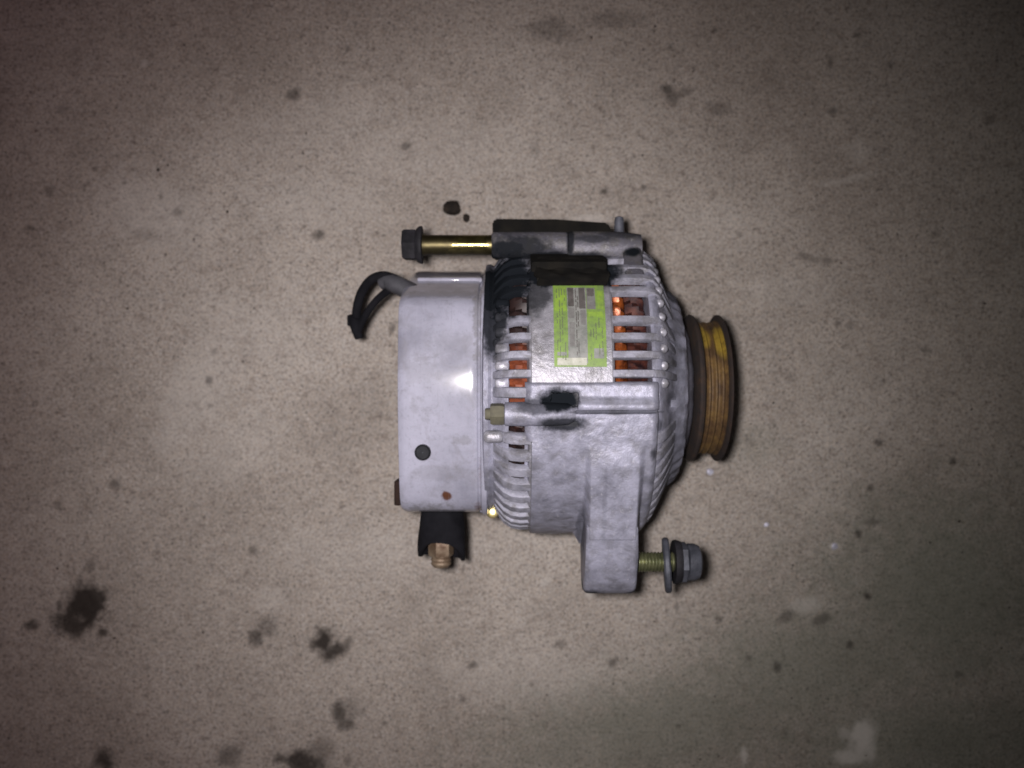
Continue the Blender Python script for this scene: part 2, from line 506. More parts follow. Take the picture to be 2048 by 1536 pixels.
    for a in [(1724, 1480, 22, 36, .9, 10), (1702, 1515, 30, 12, .8), (1740, 1505, 12, 22, .7), (1690, 1465, 12, 12, .5), (1488, 1512, 7, 14, .7), (540, 1195, 30, 22, .22, -30), (1668, 1093, 9, 6, .9),
              (840, 1090, 200, 30, .18), (390, 790, 130, 60, .3, -60), (460, 900, 60, 120, .2, 60), (300, 420, 110, 60, .3, 20), (880, 300, 200, 60, .16), (640, 400, 120, 50, .18),
              (1040, 1350, 160, 60, .18), (1175, 436, 30, 7, .5), (1690, 360, 60, 6, .35, -12), (1720, 300, 25, 20, .25), (1610, 1210, 30, 14, .4), (288, 128, 8, 8, .6),
              (520, 660, 120, 60, .16, 30), (700, 1100, 160, 50, .15), (620, 250, 160, 50, .14, -10), (1580, 580, 80, 30, .14), (1090, 1165, 8, 8, .4), (1180, 1190, 8, 5, .7), (1410, 460, 70, 50, .12)]:
        u, v, ru, rv, k = a[:5]; ang = a[5] if len(a) > 5 else 0
        blob(pale, u, v, ru, rv, k, ang, soft=.6)
    Z = -.0011 * pit * (0.6 + w2) + .00045 * (fbm(U / 60, V / 60, 21) - .5) + .00035 * (w2)
    Z -= .0004 * np.clip(dark - .4, 0, 1)
    body = np.hypot((U - 1100) / 420, (V - 780) / 300) < 1
    Z = np.minimum(Z, np.where(body, -.00005, .0004))
    ny, nx = X.shape
    me = bpy.data.meshes.new('concrete_floor')
    co = np.stack([X, Y, Z], -1).reshape(-1, 3).astype(np.float32)
    idx = np.arange(nx * ny).reshape(ny, nx)
    q = np.stack([idx[:-1, :-1], idx[:-1, 1:], idx[1:, 1:], idx[1:, :-1]], -1).reshape(-1, 4).astype(np.int32)
    me.vertices.add(len(co)); me.vertices.foreach_set('co', co.ravel())
    me.loops.add(q.size); me.loops.foreach_set('vertex_index', q.ravel())
    me.polygons.add(len(q))
    me.polygons.foreach_set('loop_start', np.arange(0, q.size, 4, dtype=np.int32))
    me.update(calc_edges=True)
    at = me.attributes.new('stain_and_cast', 'FLOAT_VECTOR', 'POINT')
    at.data.foreach_set('vector', np.stack([dark, pale, green_cast], -1).reshape(-1, 3).astype(np.float32).ravel())
    for p in me.polygons: p.use_smooth = True
    m = NT('worn_concrete')
    v = m.coords()
    big = m.noise(v, 9, 6, .62, .3); mid = m.noise(v, 60, 6, .7, .2); grain = m.noise(v, 1100, 5, .8); hue = m.noise(v, 1100, 3, .7); fl = m.noise(v, 260, 4, .65)
    c = m.ramp(big.outputs['Fac'], [(.25, (.275, .242, .209)), (.5, (.372, .333, .292)), (.75, (.457, .417, .372))])
    c = m.mix(.75, c, m.ramp(mid.outputs['Fac'], [(.25, .80), (.5, 1.0), (.75, 1.16)]), 'MULTIPLY')
    c = m.mix(1.0, c, m.ramp(grain.outputs['Fac'], [(.3, .42), (.5, 1.0), (.7, 1.5)]), 'MULTIPLY')
    c = m.mix(.55, c, m.ramp(hue.outputs['Color'], [(.3, (.85, .95, 1.15)), (.5, (1, 1, 1)), (.7, (1.15, .98, .84))]), 'MULTIPLY')
    c = m.mix(m.math('MULTIPLY', m.ramp(fl.outputs['Fac'], [(.62, 0.0), (.70, 1.0)]), .5), c, (.12, .10, .085))
    mp = m.n('ShaderNodeMapping'); mp.inputs['Scale'].default_value = (.8, 1.0, 1.0); mp.inputs['Rotation'].default_value = (0, 0, -.25); m.l(v, mp.inputs['Vector'])
    br = m.noise(mp.outputs[0], 210, 6, .8, .3)
    c = m.mix(m.math('MULTIPLY', m.ramp(br.outputs['Fac'], [(.52, 0.0), (.66, 1.0)]), .6), c, (.17, .135, .112))
    c = m.mix(m.math('MULTIPLY', m.ramp(br.outputs['Fac'], [(.32, 1.0), (.46, 0.0)]), .3), c, (.50, .455, .42))
    fs = m.noise(v, 620, 3, .7)
    c = m.mix(m.math('MULTIPLY', m.ramp(fs.outputs['Fac'], [(.55, 0.0), (.64, 1.0)]), .75), c, (.11, .095, .085))
    c = m.mix(m.math('MULTIPLY', m.ramp(fs.outputs['Fac'], [(.32, 1.0), (.42, 0.0)]), .4), c, (.64, .61, .58))
    aN = m.n('ShaderNodeAttribute'); aN.attribute_name = 'stain_and_cast'
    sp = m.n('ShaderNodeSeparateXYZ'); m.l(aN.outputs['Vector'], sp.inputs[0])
    c = m.mix(sp.outputs[2], c, (.125, .145, .11))  # green cast mixed into the floor colour
    c = m.mix(m.math('MULTIPLY', sp.outputs[1], .8), c, (.62, .59, .55))
    c = m.mix(m.math('MULTIPLY', sp.outputs[0], 1.0, True), c, (.022, .017, .014))
    m.set(Base_Color=c, Roughness=.88)
    m.b.inputs['Specular IOR Level'].default_value = .3
    m.bump(m.math('ADD', grain.outputs['Fac'], m.math('MULTIPLY', mid.outputs['Fac'], .6)), .5, .0005)
    me.materials.append(m.m)
    o = bpy.data.objects.new('floor', me)
    COL.objects.link(o)
    o['kind'] = 'structure'
    o['label'] = 'stained bare concrete floor with oil spots and pale scuffs'
    return o
build_floor()

# ------------------------------------------------------------------ alternator: core
def part(name, bm, mat, parent=None, smooth=35):
    return from_bm(name, bm, M[mat], parent or alt, ORG if parent is None else (0, 0, 0), smooth)

# stator band
bm = bmesh.new()
lathe(bm, [(26, 262), (30, 277), (34, 280), (60, 280.5), (150, 280.5), (171, 280), (175, 277), (178, 262)], seg=128)
stator = part('stator_band', bm, 'stator')

# rotor seen through the slots
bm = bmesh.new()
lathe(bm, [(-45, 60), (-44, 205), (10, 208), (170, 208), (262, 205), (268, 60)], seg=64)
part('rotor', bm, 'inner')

# windings: overlapping loops of coil, as one lumpy ring at each end
def winding(name, x0, x1, r0, r1, mat, n):
    bm = bmesh.new()
    d = x1 - x0
    def rf(x, r, t):
        k = math.sin(t * n + x * .09)
        return r + 7 * k * (1 if r > r0 + 1 else 0)
    lathe(bm, [(x0, r0), (x0, r1 - 4), (x0 + d * .3, r1), (x0 + d * .6, r1 - 3), (x0 + d * .85, r1 - 12), (x1, r1 - 26), (x1, r0)], seg=240, rfun=rf)
    return part(name, bm, mat)
winding('winding', 174, 204, 209, 252, 'copper', 48)
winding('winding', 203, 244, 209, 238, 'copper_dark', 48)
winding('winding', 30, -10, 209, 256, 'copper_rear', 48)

# ribs: a bar following the dome of the end frame, swung round the shaft
def rib_mesh(name, prof, w, depth):
    bm = bmesh.new()
    rings = []
    n = len(prof)
    for i, (x, r) in enumerate(prof):
        x0, r0 = prof[max(i - 1, 0)]; x1, r1 = prof[min(i + 1, n - 1)]
        t = Vector((x1 - x0, r1 - r0)).normalized()
        nx, nr = -t.y, t.x
        if nr < 0: nx, nr = -nx, -nr
        ring = []
        for (s, d) in ((-.5, depth), (-.5, 3), (-.4, .5), (.0, 0), (.4, .5), (.5, 3), (.5, depth)):
            ring.append(bm.verts.new((x - nx * d, s * w, r - nr * d)))
        rings.append(ring)
    for a, b in zip(rings[:-1], rings[1:]):
        for i in range(7):
            j = (i + 1) % 7
            bm.faces.new((a[i], a[j], b[j], b[i]))
    bm.faces.new(rings[0]); bm.faces.new(rings[-1])
    bmesh.ops.recalc_face_normals(bm, faces=bm.faces[:])
    for v in bm.verts: v.co *= P
    me = bpy.data.meshes.new(name); bm.to_mesh(me); bm.free()
    for p in me.polygons: p.use_smooth = True
    me.set_sharp_from_angle(angle=R(40))
    return me

FR = [(170, 279), (205, 280), (238, 279), (252, 275), (262, 266), (274, 245), (286, 221), (297, 197)]
RR = [(34, 279), (14, 280), (-2, 277), (-16, 268), (-30, 250), (-42, 228)]
def spread(me, mat, angles, name='rib'):
    me.materials.append(M[mat])
    for a in angles:
        o = bpy.data.objects.new(name, me)
        COL.objects.link(o); o.parent = alt; o.location = ORG
        o.rotation_euler = (-R(a), 0, 0)
PITCH = 6.8
up = [5.4 + PITCH * k for k in range(0, 16) if k != 4]
dn = [-18.6 - PITCH * k for k in range(0, 13)]
spread(rib_mesh('front_rib', FR, 14, 15), 'alu_rib', up)
spread(rib_mesh('front_rib_wide', FR, 21, 15), 'alu_rib', dn)
spread(rib_mesh('rear_rib', RR, 14.5, 15), 'alu_rib', up)
spread(rib_mesh('rear_rib_wide', RR, 19, 15), 'alu_rib', dn + [-1.4, -11.5])

# cast knobs closing each slot near the nose, and at the rear
def knob_mesh(name, x, r, sx, sy, h, square=False):
    bm = bmesh.new()
    bmesh.ops.create_icosphere(bm, subdivisions=2, radius=1.0)
    for v in bm.verts:
        q = v.co.copy()
        if square: q = Vector([math.copysign(abs(t) ** .45, t) for t in q])
        v.co = Vector((x + q.x * sx, q.y * sy, r + q.z * h)) * P
    me = bpy.data.meshes.new(name); bm.to_mesh(me); bm.free()
    for p in me.polygons: p.use_smooth = True
    return me
M['knob'] = mat_alu('bright_cast_knob', base=(.41, .41, .47), dirt=.6, spots=GREASE_AND_SHADE, rough=.4)
spread(knob_mesh('nose_boss', 262, 257, 9, 9, 9), 'knob', [5.4 + PITCH * (k + .5) for k in range(-1, 12)], 'boss')
spread(knob_mesh('rear_boss', -17, 255, 13, 8, 9, True), 'knob', [5.4 + PITCH * (k + .5) for k in range(-1, 5)], 'boss')

# end frame nose (front): ring carrying the bearing, stepped and castellated
bm = bmesh.new()
lathe(bm, [(240, 215), (241, 268), (246, 272), (253, 269), (260, 262), (271, 242), (283, 219), (292, 204), (301, 194), (308, 190), (318, 180), (322, 160), (332, 138), (340, 122), (342, 60)], seg=192,
      rfun=lambda x, r, t: r + (3.0 if 299 < x < 324 and math.sin(t * 40) > .2 else 0) + (-12 if 265 < x < 285 and math.sin(t * 26.5 + 1) > .55 else 0)
      + 1.6 * math.sin(t * 17 + x * .3) * math.sin(t * 7.3 - x * .11))
part('end_frame', bm, 'alu')
# rear end frame ring under the cover flange
bm = bmesh.new()
lathe(bm, [(-6, 215), (-6, 264), (-14, 261), (-24, 251), (-32, 243), (-36, 242), (-42, 246), (-50, 244), (-54, 200)], seg=96)
part('end_frame', bm, 'alu')
# bearing boss and shaft
bm = bmesh.new()
lathe(bm, [(338, 60), (338, 52), (392, 52), (394, 40), (405, 40), (407, 36), (410, 36), (411, 30)], seg=32)
part('shaft', bm, 'greybolt')
bm = bmesh.new(); hexa(bm, (0, 0, 0), (1, 0, 0), 392, 408, 56); part('shaft_nut', bm, 'greybolt')

# ------------------------------------------------------------------ cast lower skin as a height field over (x, angle)
def skin():
    nx, nt = 150, 220
    xs = np.linspace(22, 250, nx); ts = np.radians(np.linspace(2.5, -100, nt))
    Xg, Tg = np.meshgrid(xs, ts)
    vdeg = np.degrees(Tg)
    r = np.full_like(Xg, 287.0)
    # bulk variation
    r += 2.2 * (fbm(Xg / 40, vdeg / 6, 5) - .5) * 2
    yy = r * np.sin(Tg)
    def soft(d, w): return np.clip(.5 - d / w, 0, 1)
    # dark pocket beside the clamping bolt
    def pocket(x0, x1, y0, y1, dep):
        d = np.maximum(np.maximum(x0 - Xg, Xg - x1), np.maximum(y0 - yy, yy - y1))
        return dep * soft(d, 7)
    wob = 9 * (fbm(Xg / 9, yy / 9, 31) - .5)
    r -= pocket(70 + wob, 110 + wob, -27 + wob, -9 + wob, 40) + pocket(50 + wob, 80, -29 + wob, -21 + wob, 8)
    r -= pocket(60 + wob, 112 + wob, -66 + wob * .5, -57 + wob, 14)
    # long narrow seam to the right
    r -= 9 * soft(np.abs(yy + 40) - 1.6, 3) * (Xg > 108)
    # raised strip above the seam
    r += 4 * soft(np.abs(yy + 26) - 10, 6) * (Xg > 112)
    # rib-like waves low on the left, softened slits
    # the arm of the mounting lug grows out of the casting
    ra = 307.0 / (np.cos(Tg) + .3315 * np.abs(np.sin(Tg)))
    def sst(t): t = np.clip(t, 0, 1); return t * t * (3 - 2 * t)
    mk = sst((Xg - 125) / 13) * sst((231 - Xg) / 13) * sst((-vdeg - 18) / 10) * sst((54 + vdeg) / 3)
    h = np.clip((ra - r) / 7, -12, 12)
    r = r + np.log1p(np.exp(h)) * 7 * mk
    # trailing edge falls away so that it meets the ribs
    e = np.clip((Xg - 238) / 12, 0, 1); r -= 9 * e ** 2
    e = np.clip((36 - Xg) / 14, 0, 1); r -= 9 * e ** 2
    e = np.clip((vdeg - 1.0) / 1.5, 0, 1); r -= 9 * e ** 2
    # left margin stays clear of the slots: below -19 deg the skin starts further right
    r = np.where((vdeg < -19) & (Xg < 33), 266, r)
    bm = bmesh.new()
    V = [[bm.verts.new((Xg[j, i], r[j, i] * math.sin(Tg[j, i]), r[j, i] * math.cos(Tg[j, i]))) for i in range(nx)] for j in range(nt)]
    for j in range(nt - 1):
        for i in range(nx - 1):
            bm.faces.new((V[j][i], V[j][i + 1], V[j + 1][i + 1], V[j + 1][i]))
    # close edges inward
    edge = [V[0][i] for i in range(nx)] + [V[j][nx - 1] for j in range(1, nt)] + [V[nt - 1][i] for i in range(nx - 2, -1, -1)] + [V[j][0] for j in range(nt - 2, 0, -1)]
    inn = []
    for v in edge:
        rad = math.hypot(v.co.y, v.co.z); k = 250 / rad
        inn.append(bm.verts.new((v.co.x, v.co.y * k, v.co.z * k)))
    n = len(edge)
    for i in range(n):
        bm.faces.new((edge[i], edge[(i + 1) % n], inn[(i + 1) % n], inn[i]))
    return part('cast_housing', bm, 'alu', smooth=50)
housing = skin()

# clamping bolt boss with its dull yellow nut
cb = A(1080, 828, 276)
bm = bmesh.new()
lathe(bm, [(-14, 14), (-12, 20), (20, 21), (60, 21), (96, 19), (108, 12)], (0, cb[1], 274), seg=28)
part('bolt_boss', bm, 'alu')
bm = bmesh.new(); hexa(bm, (0, cb[1], 274), (1, 0, 0), -37, -13, 19, ph=.3)
lathe(bm, [(-46, 9), (-44, 10), (-30, 10)], (0, cb[1], 274), seg=14)
part('clamp_nut', bm, 'dullyellow')
# small cast tab below it
bm = bmesh.new(); b0 = A(985, 872, 262)
box(bm, (-50, b0[1] - 12, 232), (-15, b0[1] + 9, 262), 8, 3)
part('cast_tab', bm, 'knob')

# ------------------------------------------------------------------ rear cover (stamped, flat-faced drum)
def cover():
    # outline in (y, z), from the top edge of the picture round the front face to the lower edge
    poly = [(250, -200), (247, -115), (240, -75), (224, -12), (217, 14), (209, 40), (204, 50), (186, 104), (170, 141), (161, 155), (148, 164)]
    for k in range(1, 12):                                   # gently bulging main face
        y = 148 - k * (148 + 192) / 12
        poly.append((y, 158 + 22 * (1 - ((y - 10) / 170) ** 2)))
    poly += [(-194, 148), (-210, 141), (-224, 128), (-232, 108), (-238, 60), (-240, 0), (-235, -80)]
    for k in range(1, 8):
        t = math.pi * (1.13 + .72 * k / 8) 
        poly.append((-240 * math.cos(t - math.pi / 2 + math.pi / 2) * -1 if False else 240 * math.cos(t), 240 * math.sin(t)))
    c = Vector((0, 0))
    bm = bmesh.new()
    steps = [(-194, .62, 0), (-205, .90, 0), (-208, .955, 0), (-207, .98, 0), (-201, .998, 0), (-194, 1.004, 0), (-120, 1.004, 0), (-70, 1.004, 0), (-64, 1.0, 0), (-61, .985, 0), (-58, .99, 0), (-56, 1.03, 0), (-52, 1.04, 0), (-47, 1.04, 0), (-45, 1.02, 0), (-45, .85, 0)]
    rings = []
    for x, s, _ in steps:
        ring = []
        for (y, z) in poly:
            if s >= .95:
                L = math.hypot(y, z); k = (L + (s - 1) * 200) / L
            else:
                k = s
            ring.append(bm.verts.new((x, y * k, z * k)))
        rings.append(ring)
    n = len(poly)
    for a, b in zip(rings[:-1], rings[1:]):
        for i in range(n):
            j = (i + 1) % n
            bm.faces.new((a[i], a[j], b[j], b[i]))
    bm.faces.new(rings[0])
    bmesh.ops.subdivide_edges(bm, edges=[e for e in bm.edges if abs(e.verts[0].co.x - e.verts[1].co.x) > 40], cuts=6, use_grid_fill=True)
    return part('rear_cover', bm, 'cover', smooth=28)
cov = cover()
# round hole in the cover: recessed dark cup with a pressed rim
def dish(u, v, z, r, mat, name, depth=5):
    c = A(u, v, z)
    bm = bmesh.new()
    lathe(bm, [(-6, r * 1.18), (1.2, r * 1.16), (2.0, r * 1.06), (1.0, r), (-depth, r * .92), (-depth, .5)], c, (0, 0, 1), seg=28, cap=False)
    return bm, c
bm, c = dish(845, 905, 179, 12.5, 'hole', 'cover_hole', 1.5)
part('vent_hole', bm, 'hole', cov)
# ledge line along the upper bevel
bm = bmesh.new()
box(bm, (-186, 207, 20), (-58, 217, 40), 4, 2)
part('pressed_ledge', bm, 'cover', cov)
# rust-edged tab on the rear face
bm = bmesh.new(); t0 = A(793, 962, 130); t1 = A(797, 1012, 130)
box(bm, (t0[0] - 5, t1[1], 60), (t1[0] + 4, t0[1], 128), 3, 2)
part('rear_tab', bm, 'rust', cov)
# centre of rear face: low bulge
bm = bmesh.new()
lathe(bm, [(-182, 120), (-196, 110), (-202, 60), (-203, 5)], seg=40)
part('rear_boss', bm, 'cover', cov)

# bright nut at the lower flange
nc = Vector(A(985, 1024, 75))
mid = Vector((-40, 8 + 14, F))           # half way between lens and flash
nd = (mid - nc).normalized()
bm = bmesh.new()
lathe(bm, [(-46, 12), (-4, 12.5), (0, 11.8), (.8, 10.5)], nc, nd, 10)
part('flange_nut', bm, 'brass')
bm = bmesh.new()
box(bm, (nc.x - 26, nc.y - 4, 20), (nc.x + 8, nc.y + 20, 62), 5, 2)
part('flange_tab', bm, 'alu')

# ------------------------------------------------------------------ label
LX0, LX1, LT0, LT1 = 72.0, 161.5, 40.2, 7.6
def patch(s0, s1, t0, t1, r, mat, name, parent):
    bm = bmesh.new(); nn = 14
    x0 = LX0 + (LX1 - LX0) * s0; x1 = LX0 + (LX1 - LX0) * s1
    rows = []
    for k in range(nn + 1):
        a = R(LT0 + (LT1 - LT0) * (t0 + (t1 - t0) * k / nn))
        rows.append([bm.verts.new((x, rr * math.sin(a), rr * math.cos(a))) for x, rr in ((x0, 279.5), (x0, r), (x1, r), (x1, 279.5))])
    for a, b in zip(rows[:-1], rows[1:]):
        for i in range(3):
            bm.faces.new((a[i], a[i + 1], b[i + 1], b[i]))
    bm.faces.new(rows[0]); bm.faces.new(rows[-1])
    return part(name, bm, mat, parent)
lab = patch(0, 1, 0, 1, 282.2, 'l_green', 'label_plate', None)
lab['label'] = 'worn green and grey maker label, print rubbed illegible'
R1 = 282.75
for s0, s1, t0, t1, mt in [(.03, .24, .02, .36, 'l_green2'), (.27, .64, .035, .965, 'l_pale'), (.86, .97, .08, .33, 'l_green2'), (.65, .82, .04, .335, 'l_grey'),
                           (.67, .95, .37, .43, 'l_green2'), (.06, .62, .905, .985, 'l_white'), (.06, .24, .84, .88, 'l_pale'), (.76, .95, .80, .91, 'l_pale')]:
    patch(s0, s1, t0, t1, R1 + (.45 if mt == 'l_white' else 0), mt, 'print_or_glare_block', lab)
for s0, s1, t0, t1, mt in [(.285, .40, .04, .30, 'l_dark'), (.285, .40, .32, .45, 'l_grey'), (.50, .62, .04, .33, 'l_dark'), (.52, .62, .35, .53, 'l_grey'), (.30, .40, .5, .78, 'l_grey'),
                           (.67, .80, .05, .16, 'l_dark')]:
    patch(s0, s1, t0, t1, R1 + .4, mt, 'print_or_glare_block', lab)

# rows of worn, unreadable print
rl = random.Random(4)
for s in (.06, .11, .16, .21, .43, .465, .70, .75, .80, .86, .92):
    t = .06 if s < .6 else .45
    while t < .9:
        L = rl.uniform(.03, .13)
        if rl.random() < .7:
            patch(s, s + .017, t, min(t + L, .93), R1 + .65, 'l_dark' if s > .25 and s < .6 else 'l_ink', 'print_line', lab)
        t += L + rl.uniform(.02, .05)

# ------------------------------------------------------------------ upper ear with its long bolt
EY, EZ = 270.0, 108.0
bm = bmesh.new()
lathe(bm, [(-36, 15), (-38, 22), (-35, 25), (40, 25.5), (104, 25)], (0, EY - 1, EZ), seg=40)
part('ear_tube', bm, 'ear')
bm = bmesh.new()
lathe(bm, [(103, 26), (106, 32), (112, 33.5), (200, 33), (228, 30), (242, 28), (244, 20)], (0, EY - 8, EZ - 2), seg=40)
part('ear_tube', bm, 'ear')
# web from the tube down to the frame
bm = bmesh.new()
prism(bm, [(256, 112), (228, 186), (200, 186), (235, 60), (275, 70)], 34, 172, 6, 2)
part('ear_web', bm, 'black')
# dark pad lying along the frame beside the label
bm = bmesh.new()
pts = []
for k in range(9):
    a = R(57 - (57 - 40.6) * k / 8); pts.append((286 * math.sin(a), 288 * math.cos(a)))
for k in range(9):
    a = R(40.6 + (57 - 40.6) * k / 8); pts.append((272 * math.sin(a), 272 * math.cos(a)))
prism(bm, pts, 42, 172, 6, 3)
bmesh.ops.triangulate(bm, faces=bm.faces[:])
bmesh.ops.subdivide_edges(bm, edges=[e for e in bm.edges if e.calc_length() > 12], cuts=5)
bmesh.ops.triangulate(bm, faces=bm.faces[:])
for v in bm.verts:
    n_ = math.sin(v.co.x * .13 + v.co.y * .21) * 2.0 + math.sin(v.co.x * .31 - v.co.y * .17 + 2) * 1.6 + random.uniform(-.8, .8)
    k = 1 + n_ / 288; v.co.y *= k; v.co.z *= k; v.co.x += n_ * .8
part('grease_pad', bm, 'black')
# black slotted bracket behind
def slab():
    bm = bmesh.new()
    x0, x1 = A(985, 440, 80)[0], A(1218, 440, 80)[0]
    y1a, y1b = A(0, 438, 80)[1], A(0, 446, 80)[1]
    yb = 262
    pts = [(x0, yb), (x1 + 12, yb), (x1 + 4, y1b - 12), (x1 - 3, y1b), (x0 + 120, y1a - 1), (x0 + 5, y1a), (x0, y1a - 6)]
    lo = [bm.verts.new((x, y, -50)) for x, y in pts]; hi = [bm.verts.new((x, y, 84)) for x, y in pts]
    n = len(pts)
    bm.faces.new(lo); bm.faces.new(hi)
    for i in range(n):
        bm.faces.new((lo[i], lo[(i + 1) % n], hi[(i + 1) % n], hi[i]))
    bmesh.ops.bevel(bm, geom=bm.edges[:], offset=3, segments=2, affect='EDGES')
    return bm
part('ear_bracket', slab(), 'black')
# upright stub at the end of the ear
sx = A(1238, 440, 60)
bm = bmesh.new()
lathe(bm, [(268, 10), (322, 9.5), (330, 8), (332, 4)], (sx[0], 0, 62), (0, 1, 0), seg=18)
part('locating_pin', bm, 'greybolt')
# end lug of the ear (right)
bm = bmesh.new()
prism(bm, [(282, 90), (286, 108), (274, 126), (240, 152), (205, 184), (190, 180), (230, 100), (262, 70)], 206, 240, 9, 3)
part('ear_lug', bm, 'ear')

def thing(name, label, cat, loc=(0, 0, 0), group=None):
    o = bpy.data.objects.new(name, None)
    COL.objects.link(o); o.location = loc; o.empty_display_size = .01
    o['label'] = label; o['category'] = cat
    if group: o['group'] = group
    return o

BASE = Vector((0, AX_Y * P, H))
def tpart(name, bm, mat, root, smooth=35):
    for v in bm.verts: v.co -= (Vector(root.location) - BASE) / P
    return from_bm(name, bm, M[mat], root, (0, 0, 0), smooth)

lb = thing('long_bolt', 'long brass-coloured bolt with black hex head sticking out of the upper ear', 'bolt', BASE + Vector((-190, EY, EZ)) * P)
oy = (0, EY, EZ)
bm = bmesh.new(); hexa(bm, oy, (1, 0, 0), -206, -178, 31, 4, ph=.52); tpart('hex_head', bm, 'darkbolt', lb)
bm = bmesh.new(); lathe(bm, [(-180, 30), (-176, 34), (-172, 35.5), (-169, 35.5), (-168, 30)], oy, seg=36); tpart('flange', bm, 'darkbolt', lb)
bm = bmesh.new(); lathe(bm, [(-169, 21), (-160, 18.8), (-60, 18.8), (-36, 18.8)], oy, seg=40); tpart('shank', bm, 'yzinc', lb)

# ------------------------------------------------------------------ lower lug with its short bolt
LY, LZ = -322.0, 136.0
bm = bmesh.new()
poly = [(-212, 170), (-243, 226), (-298, 208)]
for k in range(0, 9):
    a = R(62 - k * 22); poly.append((LY - 57 * math.cos(a), LZ + 57 * math.sin(a)))
poly += [(-262, 74), (-232, 68), (-222, 110)]
prism(bm, poly, 134, 219, 9, 3)
for v in bm.verts:                       # the arm widens towards its end
    k = max(0, min(1, (-v.co.y - 100) / 280)); v.co.x += (8 * k) if v.co.x > 180 else (-4 * k)
part('mounting_lug', bm, 'alu')
# fillet web between lug and frame
bm = bmesh.new()
prism(bm, [(-196, 196), (-262, 130), (-296, 90), (-280, 70), (-240, 80), (-190, 150)], 104, 140, 12, 3)
for v in bm.verts:
    if v.co.x < 122: v.co.y *= .93; v.co.z *= .93
part('lug_web', bm, 'alu')

sb = thing('short_bolt', 'short greasy bolt with a loose washer screwed into the lower lug', 'bolt', BASE + Vector((290, LY, LZ)) * P)
oy = Vector((0, LY, LZ))
def rings(x0, x1, n, r, d):
    pr = []
    for i in range(n):
        x = x0 + (x1 - x0) * i / n; w = (x1 - x0) / n
        pr += [(x, r - d), (x + w * .4, r), (x + w * .6, r)]
    return pr + [(x1, r - d)]
bm = bmesh.new(); lathe(bm, rings(225, 300, 12, 18.5, 2.2), oy, seg=28); tpart('threaded_shank', bm, 'ythread', sb)
wa = (Vector((1, .06, .12))).normalized()
bm = bmesh.new(); lathe(bm, [(-6, 20), (-6, 48), (-3, 51), (3, 51), (6, 48), (6, 20)], oy + Vector((287, -6, 0)), wa, 40); tpart('washer', bm, 'greybolt', sb)
bm = bmesh.new(); lathe(bm, [(-3, 22), (-4, 40), (2, 41), (9, 38), (10, 22)], oy + Vector((303, 0, 0)), (1, 0, 0), 36); tpart('lock_washer', bm, 'darkbolt', sb)
bm = bmesh.new(); hexa(bm, oy, (1, 0, 0), 309, 325, 37, 3, ph=.3); tpart('hex_nut', bm, 'greybolt', sb)
bm = bmesh.new(); lathe(bm, [(324, 31), (326, 34), (338, 34), (346, 30), (350, 22), (351, 5)], oy, seg=32); tpart('bolt_head', bm, 'greybolt', sb)

# ------------------------------------------------------------------ pulley: two flanges and fine belt ribs
bm = bmesh.new()
pr = [(360, 100), (360, 128)]
n = 3
for i in range(n):
    w = (400 - 362) / n; x = 362 + i * w
    pr += [(x + w * .1, 126), (x + w * .4, 131.5), (x + w * .6, 131.5), (x + w * .9, 126)]
pr += [(401, 129), (405, 139), (406, 120)]
lathe(bm, pr, seg=96)
pul = part('pulley', bm, 'pul')
bm = bmesh.new(); lathe(bm, [(344, 60), (344, 120), (346, 136), (349, 144), (353, 146.5), (357, 145), (361, 137), (363, 124)], seg=96); part('flange', bm, 'flange', pul)
bm = bmesh.new(); lathe(bm, [(403, 122), (403, 136), (404, 142), (406.5, 146), (409.5, 145.5), (412, 138), (411, 110), (403, 90), (403, 60)], seg=96); part('flange', bm, 'flange', pul)

# ------------------------------------------------------------------ output terminal: rubber boot, stud and nut
def boot():
    bm = bmesh.new()
    c = A(884, 1020, 30)
    seg = 40; nr = 12
    def ring(k, rr, ins):
        out = []
        for i in range(seg):
            t = 2 * math.pi * i / seg              # 0 = +x, 90deg = towards the viewer
            front = max(0, math.sin(t)) ** 1.2
            L = 90 - 34 * front + 2 * math.sin(t * 5) + (10 * math.cos(t) if math.cos(t) > 0 else -6 * math.cos(t) * .3)
            y = c[1] + 14 - (L + 14) * k
            r = rr * (.84 + .22 * math.sin(k * 2.2)) * (1 + .03 * math.sin(t * 5 + k * 6))
            out.append(bm.verts.new((c[0] + r * math.cos(t) * (1 + .04 * math.sin(3 * t)), y, c[2] + r * math.sin(t) * .92)))
        return out
    rs = [ring(k / nr, 44, 0) for k in range(nr + 1)] + [ring(k / nr, 38, 0) for k in range(nr, -1, -1)]
    for a, b in zip(rs[:-1], rs[1:]):
        for i in range(seg):
            j = (i + 1) % seg
            bm.faces.new((a[i], a[j], b[j], b[i]))
    bm.faces.new(rs[0]); bm.faces.new(rs[-1])
    return bm, c
bm, c = boot()
part('rubber_boot', bm, 'rubber', smooth=60)
tx = A(882, 1100, 30)
bm = bmesh.new(); hexa(bm, (tx[0], 0, 30), (0, -1, 0), -A(0, 1072, 30)[1], -A(0, 1112, 30)[1], 25, 4, ph=.2); part('terminal_nut', bm, 'tan')
bm = bmesh.new(); y0 = -A(0, 1040, 30)[1]; y1 = -A(0, 1134, 30)[1]
lathe(bm, rings(y0, y1 - 4, 12, 20, 2) + [(y1, 14)], (tx[0], 0, 30), (0, -1, 0), 24); part('terminal_stud', bm, 'tan')

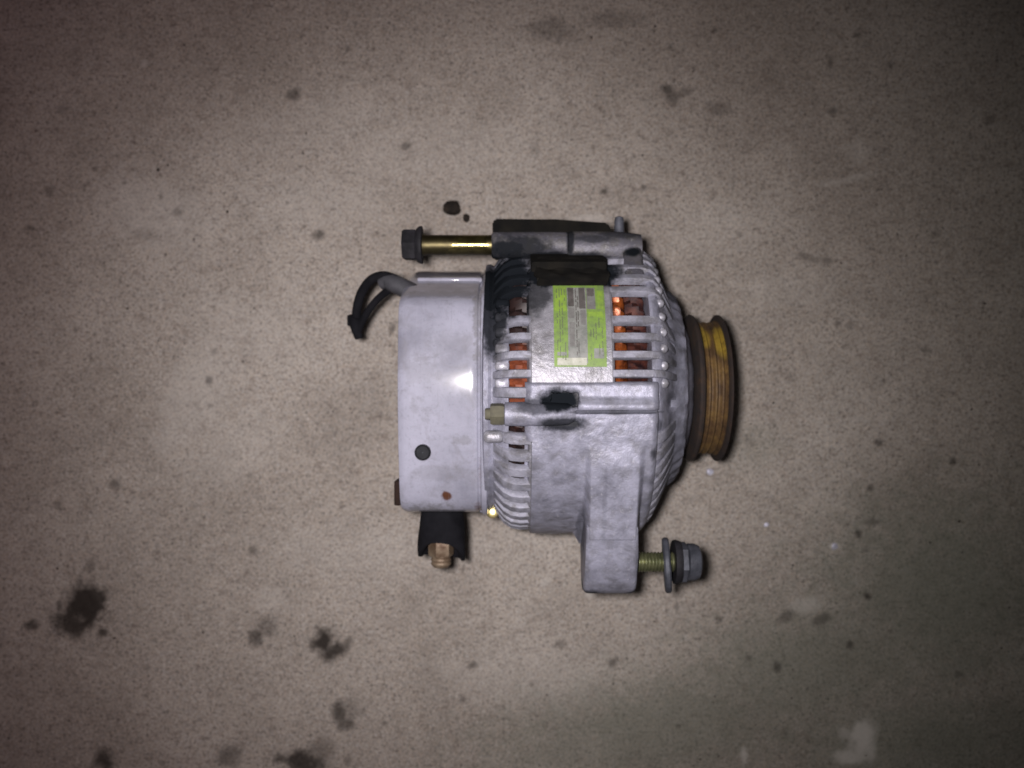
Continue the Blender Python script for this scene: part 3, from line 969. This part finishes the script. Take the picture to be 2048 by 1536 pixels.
# ------------------------------------------------------------------ wire loop at the back of the cover
def pathA(l): return catmull([A(*p) for p in l], 8)
bm = bmesh.new()
tube(bm, pathA([(835, 590, 70), (800, 566, 62), (770, 552, 50), (742, 560, 36), (722, 588, 20), (713, 625, 5), (714, 655, -10)]), 9.5, 12)
w = part('lead_wire', bm, 'rubber')
bm = bmesh.new()
tube(bm, pathA([(835, 600, 64), (800, 580, 56), (778, 581, 46), (760, 594, 34), (742, 614, 20), (728, 636, 6), (719, 658, -8)]), 7.5, 12)
part('lead_wire', bm, 'rubber')
bm = bmesh.new()
tube(bm, pathA([(838, 592, 66), (815, 580, 60), (790, 568, 54), (776, 562, 48), (762, 568, 42)]), lambda t: 18 - 6 * max(0, t - .6) / .4, 16)
part('wire_sleeve', bm, 'sheath')
bm = bmesh.new()
tube(bm, pathA([(713, 630, 2), (710, 642, -2), (713, 660, -8), (718, 676, -14)]), lambda t: (14.5 - 6 * t) if t > .1 else 9, 14)
box(bm, Vector(A(697, 646, -5)) - Vector((2, 6, 6)), Vector(A(706, 632, -5)) + Vector((6, 2, 6)), 2, 1)
part('plug', bm, 'rubber')

# ------------------------------------------------------------------ crumbs and chips on the floor
def clod(name, label, cat, u, v, r, mat, seed, flat=.6, group=None):
    rr = random.Random(seed)
    bm = bmesh.new()
    bmesh.ops.create_icosphere(bm, subdivisions=2, radius=1.0)
    ks = [(Vector((rr.gauss(0, 1), rr.gauss(0, 1), rr.gauss(0, 1))).normalized(), rr.uniform(.55, .9)) for _ in range(7)]
    for vv in bm.verts:
        p = vv.co.copy()
        for n_, d in ks:
            s = p.dot(n_) - d
            if s > 0: p -= n_ * s
        vv.co = Vector((p.x * r, p.y * r, (p.z + .45) * r * flat))
    zmin = min(vv.co.z for vv in bm.verts)
    for vv in bm.verts: vv.co.z -= zmin
    g = G(u, v)
    o = from_bm(name, bm, M[mat], None, (g.x, g.y, -.0001), 25)
    o['label'] = label; o['category'] = cat
    if group: o['group'] = group
    return o
K = (F + HP) / F
clod('dirt_clod', 'black lump of oily dirt on the concrete above the long bolt', 'dirt', 905, 419, 19 * K, 'dirt', 3)
clod('dirt_crumb', 'small brown crumb right beside the black lump of dirt', 'dirt', 933, 437, 9 * K, 'dirt', 5)
clod('metal_chip', 'bright metal chip on the concrete just below the pulley', 'chip', 1420, 943, 7.5 * K, 'chip', 8, .4)
clod('metal_chip', 'tiny bright chip on bare concrete to the right of the lower bolt', 'chip', 1533, 1050, 5.5 * K, 'chip', 9, .4)
clod('stone_chip', 'pale stone chip beside a dark speck on the concrete', 'chip', 1668, 1093, 8 * K, 'chip', 12, .3)

# loose grit
bm = bmesh.new()
for k in range(1400):
    u, v = rng.uniform(-50, 2100), rng.uniform(-50, 1590)
    if 770 < u < 1500 and 420 < v < 1200: continue
    g = G(u, v); r = (.7 + rng.exponential(.45)) * P
    m4 = Matrix.Translation((g.x, g.y, r * .35)) @ Matrix.Rotation(rng.uniform(0, 6), 4, 'Z') @ Matrix.Diagonal((r * rng.uniform(.7, 1.5), r, r * .7, 1))
    bmesh.ops.create_icosphere(bm, subdivisions=1, radius=1.0, matrix=m4)
me = bpy.data.meshes.new('grit'); bm.to_mesh(me); bm.free()
o = finish('grit', me, M['dirt'], None, (0, 0, 0), 0)
o['kind'] = 'stuff'; o['label'] = 'fine dark grit scattered over the concrete floor'; o['category'] = 'grit'
